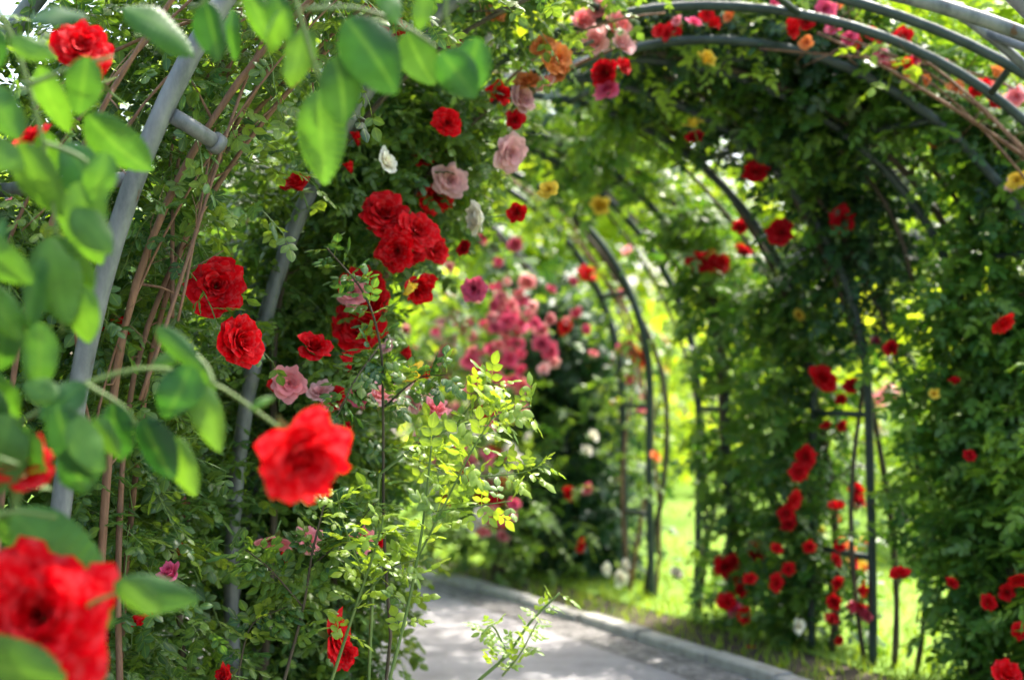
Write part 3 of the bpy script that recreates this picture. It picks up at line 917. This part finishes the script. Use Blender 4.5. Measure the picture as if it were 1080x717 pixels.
for (px, py, s, d, pal) in [(738, 276, 22, 7.9, 'crimson'), (760, 277, 22, 7.9, 'crimson'), (750, 275, 18, 7.9, 'crimson'), (797, 281, 18, 7.9, 'yellow'), (765, 598, 24, 7.9, 'red'), (778, 604, 20, 7.9, 'red'), (770, 590, 20, 7.9, 'crimson'), (795, 580, 20, 7.8, 'red'), (800, 588, 18, 7.8, 'crimson'), (767, 634, 20, 7.8, 'red'), (785, 648, 20, 7.7, 'red'), (775, 643, 16, 7.8, 'magenta'), (781, 622, 13, 7.8, 'red'), (792, 685, 10, 7.5, 'red'), (714, 604, 15, 8.3, 'white'), (692, 481, 12, 8.6, 'orange'), (764, 343, 14, 8.3, 'orange')]:
    bloom(H, px, py, s, d, pal)
for (px, py, s, d, pal) in [(620, 288, 20, 9.4, 'red'), (596, 343, 18, 9.4, 'red'), (660, 368, 18, 9.4, 'magenta'), (670, 372, 16, 9.4, 'orange'), (677, 378, 14, 9.4, 'red'), (664, 400, 12, 9.4, 'magenta'), (612, 575, 14, 9.2, 'red'), (600, 520, 13, 9.3, 'red'), (620, 515, 12, 9.3, 'magenta'), (625, 459, 16, 9.4, 'white'), (619, 475, 16, 9.4, 'white'), (655, 610, 16, 9.3, 'white'), (640, 600, 12, 9.3, 'white'), (660, 595, 12, 9.3, 'white'), (655, 310, 12, 9.4, 'magenta')]:
    bloom(I, px, py, s, d, pal)


rtop = np.random.default_rng(23)
for k in range(20):
    qx = float(rtop.uniform(690, 1075))
    bloom(K, qx, float(rtop.uniform(0, 50) + max(0, qx - 880) * .45), float(rtop.uniform(12, 22)), float(rtop.uniform(5.9, 6.2)), ('red', 'orange', 'magenta', 'pink', 'red')[k % 5])
for k in range(30):
    bloom(I, float(rtop.normal(545, 45)), float(rtop.normal(320, 45)), float(rtop.uniform(9, 16)), float(rtop.uniform(9.0, 9.4)), ('pink', 'magenta', 'blush', 'magenta')[k % 4])
rbud = np.random.default_rng(19)
for k in range(14):
    bloom((B, Cc)[k % 2], float(rbud.uniform(255, 480) if k % 2 else rbud.uniform(110, 300)), float(rbud.uniform(90, 620)), float(rbud.uniform(12, 20)), float(rbud.uniform(4.6, 5.1)), ('red', 'red', 'pink', 'crimson')[k % 4], 'bud', (rbud.normal(0, .5), -.5, .8 + rbud.normal(0, .3)))
# ------------------------------------------------------------------ pink rose bushes beyond
def rose_bush(label, x, d, h, w, n_leaf, blooms, seed, tone=.5, young=.2):
    rng = np.random.default_rng(seed)
    root = thing('rose_bush', label, 'rose bush', (x, d, 0), 'rose bushes beyond the tunnel')
    mb = MB()
    P = np.stack([rng.normal(0, w * .38, n_leaf), rng.normal(0, w * .3, n_leaf), h * rng.beta(2, 1.6, n_leaf)], 1)
    P[:, :2] *= (1.05 - .45 * np.abs(P[:, 2:3] / h - .45))
    ok = clump(P, 3, seed) > -.3
    P = P[ok] + [x, d, 0]
    shoots(mb, P, rng.normal(0, 1, P.shape) + [0, 0, .4], 5, .05, .055, SPR_LO, rng, young=young, tone=tone)
    adopt(mb.build('foliage', [M_LEAFR, M_SHOOT]), root)
    for k in range(4):
        m2 = MB()
        a = rng.uniform(0, 6.28)
        tube(m2, smooth_path([(x, d, -.02), (x + .12 * math.cos(a), d + .12 * math.sin(a), h * .4), (x + .3 * w * math.cos(a), d + .3 * w * math.sin(a), h * .85)], 8), .013, 6, 0, .5)
        adopt(m2.build('stem', M_WOOD), root)
    for (px, py, s, pal) in blooms:
        bloom(root, px, py, s, d - w * .5 - .15 + rng.uniform(-.12, .12), pal, rng=rng)
    return root


rb = np.random.default_rng(77)


def bl(cx_, cy_, sx, sy, n, pals, s0=14, s1=26):
    return [(float(rb.normal(cx_, sx)), float(rb.normal(cy_, sy)), float(rb.uniform(s0, s1)), pals[int(rb.integers(0, len(pals)))]) for _ in range(n)]


rose_bush('tall rose bush loaded with magenta blooms left of the dark green column', -.12, 9.95, 2.25, .85, 190,
          bl(535, 345, 20, 26, 26, ['magenta', 'magenta', 'pink'], 11, 19) + bl(528, 400, 16, 30, 24, ['magenta', 'pink', 'magenta'], 10, 18) + bl(512, 480, 22, 36, 30, ['magenta', 'crimson', 'pink', 'white'], 9, 15) + [(572, 363, 22, 'magenta'), (580, 370, 18, 'magenta'), (560, 330, 14, 'pink')], 41)
rose_bush('pale pink rose bush at the far left of the tunnel mouth', -.62, 10.9, 2.2, .8, 150, bl(475, 375, 22, 42, 34, ['pink', 'blush', 'magenta', 'blush'], 10, 18) + bl(462, 440, 16, 30, 12, ['pink', 'blush'], 10, 16) + [(466, 377, 18, 'red')], 42, young=.3)
rose_bush('low rose bush with crimson and white blooms at the foot of the pink bushes', -.1, 9.6, .9, .7, 130, bl(515, 545, 18, 22, 16, ['crimson', 'magenta', 'white', 'pink'], 9, 15), 43, tone=.3)
rose_bush('yellow and magenta rose bush on the lawn seen through the right gap', 3.6, 12.0, 1.7, 1.0, 220, bl(927, 440, 10, 16, 9, ['magenta', 'pink', 'yellow', 'orange', 'white'], 12, 22), 44, young=.6)
rose_bush('orange and red rose bush low on the lawn behind the red column', 3.3, 11.0, 1.2, 1.0, 200, bl(895, 590, 16, 24, 14, ['red', 'orange', 'red', 'yellow'], 10, 18), 45, young=.5)
rose_bush('pink and yellow rose bush beyond the bare double arch', 1.35, 14.5, 2.3, 1.1, 220, bl(672, 390, 14, 30, 10, ['pink', 'yellow', 'orange', 'magenta'], 10, 18), 46, young=.5)


# ------------------------------------------------------------------ trees and shrubs all round
def tree(label, x, y, h, w, n, seed, leaf=.22, tone=.5, young=.3, trunk=.14, name='tree', bottom=.12, group='trees beyond the tunnel', m=None):
    rng = np.random.default_rng(seed)
    root = thing(name, label, name, (x, y, 0), group)
    mb = MB()
    nb = 36
    bc = np.stack([rng.normal(0, .42, nb) * w, rng.normal(0, .42, nb) * w, h * (bottom + .06 + (.9 - bottom) * rng.random(nb))], 1)
    f = (bc[:, 2] / h - bottom) / (1 - bottom)
    bc[:, :2] *= (1.15 - .75 * np.abs(f - .4))[:, None]
    br = rng.uniform(.16, .30, nb) * w + .03 * h
    k = rng.integers(0, nb, n)
    dirv = norm(rng.normal(0, 1, (n, 3)))
    rad = br[k] * rng.random(n) ** .45
    P = bc[k] + dirv * rad[:, None] * [1, 1, .8]
    ok = P[:, 2] > .05
    P, dirv, k = P[ok], dirv[ok], k[ok]
    cl = rng.uniform(-.3, .3, nb)
    n = len(P)
    P = P + [x, y, 0]
    yd = dirv + rng.normal(0, .8, (n, 3)) + [0, 0, -.4]
    zd = rng.normal(0, .6, (n, 3)) + [0, 0, 1] + dirv * .4
    scatter(mb, ONE_LO, P, yd, zd, leaf * rng.uniform(.6, 1.3, n), np.clip(tone + cl[k] + rng.normal(0, .15, n), 0, 1), np.clip(young + cl[k] * .8 + rng.normal(0, .12, n), 0, 1), 0, rng)
    adopt(mb.build('crown', m or M_TREE), root)
    m2 = MB()
    tp = smooth_path([(x, y, -.05), (x + .05 * w * rng.normal(), y, h * .3), (x + .1 * w * rng.normal(), y, h * .6), (x, y, h * .85)], 12)
    tube(m2, tp, trunk, 8, 0, .25)
    for j in range(7):
        i = int(rng.integers(2, 8))
        e = bc[int(rng.integers(0, nb))] + [x, y, 0]
        tube(m2, smooth_path([tp[i], (tp[i] + e) / 2 + [0, 0, .1 * h * .3], e], 7), trunk * .4, 6, 0, .3)
    adopt(m2.build('trunk', M_WOOD), root)
    return root


TREES = [
    ('tall yellow green tree behind the dark green column', -1.0, 27, 10.5, 5.0, .5, .45),
    ('broad bright tree straight behind the lawn gap', 4.6, 30, 12.5, 5.0, .6, .55),
    ('tall light green tree behind the red sprinkled column', 9.0, 28, 12.0, 5.2, .55, .5),
    ('rounded tree with fresh leaves behind the right edge climber', 13.5, 29, 13.5, 5.5, .5, .45),
    ('dark broad tree far off at the right corner', 17.5, 27, 13.0, 5.0, .4, .3),
    ('leaning green tree behind the pink rose bushes', -3.8, 26, 8.5, 4.5, .45, .35),
    ('mid green tree behind the left wall of roses', -7.5, 16.5, 4.6, 3.0, .4, .3),
    ('small bright tree just outside the left arches', -4.9, 10.5, 3.0, 2.0, .5, .4),
    ('tall tree far beyond the left wall', -12.5, 24, 6.2, 4.5, .45, .35),
]
for i, (lab, x, y, h, w, tn, yg) in enumerate(TREES):
    tree(lab, x, y, h, w, 12500 if y > 20 else 7500, 60 + i, .29 if y > 20 else .13, tn, yg, .16 if y > 20 else .09)
SHRUBS = [
    ('lime green shrub bordering the back of the lawn', 3.0, 22, 2.6, 2.6, .6, .75),
    ('rounded yellow green shrub behind the narrow lawn gap', 6.3, 19, 2.8, 2.4, .6, .85),
    ('golden shrub glowing through the gap beside the red column', 5.2, 17.5, 2.4, 1.8, .7, .95),
    ('fresh green shrub seen low behind the right edge', 8.0, 18, 2.5, 2.6, .55, .6),
    ('loose shrub with pale leaves near the right corner', 6.0, 11.5, 2.2, 2.0, .55, .55),
    ('green shrub beyond the bare double arch', 1.2, 19, 2.3, 2.2, .5, .6),
    ('dusky green shrub behind the pink rose bushes', -2.4, 17.5, 2.8, 2.4, .45, .3),
    ('shrub growing outside the left wall of roses', -3.4, 6.6, 2.3, 1.5, .4, .2),
    ('leafy shrub outside the nearest left post', -2.6, 4.6, 1.9, 1.1, .4, .2),
]
for i, (lab, x, y, h, w, tn, yg) in enumerate(SHRUBS):
    tree(lab, x, y, h, w, 5200, 90 + i, .13 if y > 12 else .09, tn, yg, .04, name='shrub', bottom=.0, group='shrubs around the tunnel')


# ------------------------------------------------------------------ young shoots in front of the left wall
def leaf_obj(mb, px, py, ang, len_px, d, rng, tilt=.35, depth=0.0, tone=.5, young=.3, tmpl=None, width=1.0):
    """one big leaf: base at a photo point, ang degrees in the picture (0 right, 90 up)"""
    p = at(px, py, d)
    L = len_px * .88 * d / FPX * rng.uniform(.8, 1.12)
    a = math.radians(ang)
    y = np.array([[math.cos(a), depth, math.sin(a)]])
    z = np.array([[rng.normal(0, tilt), -1.0, .35 + rng.normal(0, tilt)]])
    t = tmpl or LEAF_BIG
    tv = t[0] * [width, 1, rng.uniform(.5, 1.9)]
    tv[:, 0] += .10 * rng.normal() * tv[:, 1] ** 2
    tv[:, 2] += .035 * np.sin(tv[:, 1] * 9 + rng.uniform(0, 6)) * np.abs(tv[:, 0]) * 4
    mb.along = t[0][:, 1]
    scatter(mb, [(tv, t[1], t[2], np.zeros(len(tv)))], p[None], y, z, np.array([L]), np.array([np.clip(tone + rng.normal(0, .28), 0, 1)]), np.array([np.clip(young + rng.normal(0, .2), 0, 1)]), 0, rng)


def shoot_plant(label, paths, d, seed, sizes=(.027, .045), young=.62, tone=.7, group='young shoots by the path', r=.0055, step_px=16, spray=True):
    rng = np.random.default_rng(seed)
    p0 = at(*paths[0][0], d)
    foot = (p0[0], p0[1], 0)
    root = thing('rose_shoot', label, 'rose shoot', foot, group)
    mb = MB()
    for k, path in enumerate(paths):
        dd = np.linspace(d, d - .12 + rng.uniform(-.1, .1), len(path))
        P = smooth_path([at(px, py, q) for (px, py), q in zip(path, dd)], 26)
        if k == 0:
            P = np.concatenate([smooth_path([np.array([P[0][0] - .05, P[0][1] + .05, -.02]), (P[0] + [-.03, .02, 0]) * [1, 1, .5], P[0]], 8)[:-1], P])
        m2 = MB()
        tube(m2, P, r if k == 0 else r * .6, 6, 0, .45)
        adopt(m2.build('stem', M_SHOOT if young > .4 else M_WOOD), root)
        n = max(8, int(len(path) * 4.6))
        idx = np.linspace(len(P) * (.35 if k == 0 else .15), len(P) - 1, n).astype(int)
        t = np.gradient(P, axis=0)
        for rep in range(1 if young > .4 else 2):
            pos = P[idx] + rng.normal(0, .004, (n, 3))
            s = norm(np.cross(norm(t[idx]), [0, 1.0, 0]))
            sd = np.where(np.arange(n) % 2 == rep, 1.0, -1.0)[:, None]
            yd = s * sd + norm(t[idx]) * .6 + rng.normal(0, .35, (n, 3))
            zd = np.array([0, -.25, 1.0]) + rng.normal(0, .35, (n, 3))
            scatter(mb, SPR_MID, pos, yd, zd, rng.uniform(*sizes, n), np.clip(rng.normal(tone, .15, n), 0, 1), np.clip(rng.normal(young, .18, n), 0, 1), 0, rng)
    adopt(mb.build('foliage', [M_LEAF, M_SHOOT]), root)
    return root


shoot_plant('upright light green rose shoot at the left edge of the path', [[(412, 712), (430, 640), (445, 560), (452, 500), (455, 470)], [(440, 590), (470, 530), (495, 480), (520, 440), (535, 425)], [(448, 540), (490, 535), (540, 528)]], 3.9, 201)
shoot_plant('yellow green shoot tangle below the pink bud', [[(350, 716), (375, 640), (392, 590), (405, 545)], [(375, 640), (410, 600), (440, 590)], [(385, 610), (365, 560), (355, 520)]], 4.0, 202)
shoot_plant('thin thorny shoot reaching over the path at the bottom', [[(505, 717), (535, 690), (560, 655), (590, 625)], [(530, 712), (548, 690), (567, 655)], [(535, 690), (520, 660), (508, 668)]], 3.6, 203, sizes=(.016, .026), young=.45)
shoot_plant('arching spray with reddish tip above the path', [[(400, 500), (440, 470), (480, 450), (520, 440), (560, 428)], [(480, 450), (510, 410), (525, 405)], [(430, 480), (480, 500), (540, 500), (575, 490)]], 4.3, 204, young=.6)
shoot_plant('dark arching cane crossing the pink rose', [[(412, 670), (405, 560), (404, 430), (401, 365), (384, 310), (345, 262)], [(404, 430), (440, 400), (470, 395)], [(400, 365), (375, 400), (355, 440)]], 4.4, 205, sizes=(.028, .042), young=.12, tone=.6, r=.006)
shoot_plant('leafy shoots crowding the foot of the left wall', [[(300, 716), (320, 640), (330, 580), (345, 520)], [(320, 640), (285, 600), (260, 580)], [(250, 716), (265, 660), (300, 640)], [(325, 600), (370, 560), (395, 530)]], 4.1, 206, sizes=(.032, .046), young=.2, tone=.55)


# ------------------------------------------------------------------ branches close to the camera
def branch(label, stems, leaves, d, seed, foot=None, tone=.55):
    rng = np.random.default_rng(seed)
    s0 = at(*stems[0][0], d)
    root = thing('rose_branch', label, 'rose branch', tuple(s0), 'rose branches close to the camera')
    for st in stems:
        m2 = MB()
        tube(m2, smooth_path([at(px, py, d + .02 * i) for i, (px, py) in enumerate(st)], 18), .0045, 8, 0, .7)
        adopt(m2.build('stem', M_SHOOT), root)
    mb = MB()
    for (px, py, ang, ln, yg, *w) in leaves:
        leaf_obj(mb, px, py, ang, ln, d + rng.uniform(-.1, .14), rng, tone=tone, young=yg, depth=rng.normal(0, .25), width=w[0] if w else 1.0)
    adopt(mb.build('foliage', [M_LEAFG, M_SHOOT]), root)
    return root


fb = branch('bright rose branch whose stem carries the large red rose beside the grey post', [[(-30, 470), (30, 440), (90, 405), (160, 388), (225, 405), (265, 430), (300, 455)], [(90, 405), (130, 430), (150, 460)], [(225, 405), (212, 380), (170, 348)]],
            [(165, 345, -40, 78, .35, .55), (200, 385, -105, 62, .1, 1.1), (205, 400, -70, 95, .45, .6), (215, 385, -100, 60, .3, .8), (160, 388, 30, 50, .5, .6), (120, 425, -95, 70, .1), (150, 440, -70, 80, .15, .8), (90, 405, -140, 70, .1, .9), (60, 425, -80, 90, .3, .9), (265, 432, 40, 30, .6, .5), (60, 420, 150, 60, .3), (185, 460, -85, 70, .3, .7), (100, 440, -60, 60, .45, .8), (20, 445, -100, 90, .05, 1.1), (75, 470, -80, 90, .05, 1.0)], 2.4, 301)
bloom(fb, 319, 482, 80, 2.4, 'red', 'full', (.45, -.72, -.35))
fl = branch('darker leaved rose branch with two big red blooms in the lower left corner', [[(-40, 560), (10, 540), (60, 545)], [(-40, 700), (30, 690), (90, 640), (150, 615)], [(-40, 470), (-10, 480), (20, 490)]],
            [(12, 540, -40, 158, .0, .72), (-40, 690, -12, 150, .05, .8), (120, 615, -22, 110, .4, .62), (128, 612, -50, 60, .45, .8), (70, 720, 10, 60, .1), (-10, 530, -70, 60, .1)], 2.25, 302, tone=.4)  # leaf tone set lower than on the other near branches
bloom(fl, 42, 650, 118, 2.3, 'red', 'full', (.12, -1, .28))
bloom(fl, 16, 490, 86, 2.4, 'red', 'half', (.2, -.7, .65))
rl = np.random.default_rng(9)
ls = []
for k in range(8):
    py_ = rl.uniform(150, 480)
    ls.append((rl.uniform(-15, 85), py_, -75 + rl.normal(0, 22), rl.uniform(65, 105), rl.uniform(.15, .5), rl.uniform(.7, 1.0)))
for (px, py, ang, ln, yg) in [(10, 90, -60, 80, .3), (60, 70, -80, 85, .35), (110, 60, -100, 70, .3), (40, 150, -70, 90, .45), (80, 190, -65, 100, .5), (20, 230, -100, 80, .35), (70, 250, -80, 95, .5), (100, 300, -70, 80, .4), (30, 320, -110, 90, .2), (5, 300, -60, 80, .3), (60, 340, -90, 100, .35), (10, 390, -90, 80, .2), (95, 220, -30, 60, .45), (30, 40, -20, 50, .3), (0, 150, -40, 70, .4), (70, 140, -110, 60, .3), (-10, 250, -50, 80, .45), (110, 120, -60, 90, .2), (130, 160, -100, 70, .35), (50, 20, 20, 60, .3), (0, 20, -80, 70, .1), (5, 345, -20, 70, .5)]:
    ls.append((px - 18, py, ang + rl.normal(0, 8), ln, yg, rl.uniform(.7, 1.0)))
branch('bright leafy branch hanging down the left edge', [[(-20, -30), (20, 60), (45, 150), (60, 250), (65, 350)], [(30, 90), (80, 70), (120, 60)], [(45, 150), (90, 170), (110, 210)]], ls, 2.4, 303, tone=.7)
branch('leafy branch hanging in from the top with broad rounded leaves', [[(300, -40), (320, 30), (335, 80), (345, 110)], [(320, 10), (380, 10), (430, 30), (460, 50)], [(230, -40), (215, 0), (200, 10)], [(480, -40), (470, 10), (480, 50)]],
       [(335, 95, -85, 115, .3, .8), (352, 60, -70, 85, .25, 1.0), (365, 20, -50, 95, .3, 1.0), (430, 35, -70, 75, .2, .9), (465, 55, -50, 70, .1, 1.1), (505, 40, -110, 80, .2, 1.0), (320, 30, -100, 80, .1, 1.0), (130, 10, -15, 90, .3, .8), (215, 0, -75, 72, .3, .8), (290, -10, -80, 60, .35, .8), (260, -10, -60, 70, .3, .7), (400, -20, -60, 70, .2, .9), (340, 90, -60, 70, .0, .8), (300, 10, -120, 60, .45, .6), (450, -10, -100, 60, .2, .8), (245, 10, -100, 60, .3, .8)], 2.45, 304, tone=.6)


# ------------------------------------------------------------------ light
SUN_EL, SUN_AZ = math.radians(59), math.radians(36)     # azimuth measured from +Y (ahead) towards +X (right)
w = bpy.data.worlds.new('World')
SC.world = w
w.use_nodes = True
nt = w.node_tree
bg = nt.nodes['Background']
sky = nt.nodes.new('ShaderNodeTexSky')
sky.sky_type = 'NISHITA'
sky.sun_disc = False
sky.sun_elevation = SUN_EL
sky.sun_rotation = SUN_AZ
sky.dust_density = 5.0
sky.ozone_density = 0.6
sky.air_density = 1.0
nt.links.new(sky.outputs[0], bg.inputs[0])
bg.inputs[1].default_value = .15
sd = bpy.data.lights.new('sun', 'SUN')
sd.energy = 2.0
sd.angle = math.radians(.55)
sd.color = (1, .95, .87)
so = bpy.data.objects.new('sun', sd)
C.objects.link(so)
v = Vector((math.sin(SUN_AZ) * math.cos(SUN_EL), math.cos(SUN_AZ) * math.cos(SUN_EL), math.sin(SUN_EL)))
so.rotation_euler = v.to_track_quat('Z', 'Y').to_euler()
so.location = v * 30

SC.render.engine = 'CYCLES'
SC.cycles.max_bounces = 8
SC.cycles.diffuse_bounces = 4
SC.cycles.transmission_bounces = 6
SC.cycles.sample_clamp_indirect = 6
SC.cycles.use_denoising = True
SC.view_settings.view_transform = 'Standard'
SC.view_settings.look = 'None'
SC.view_settings.gamma = 1
SC.view_settings.exposure = 2.32
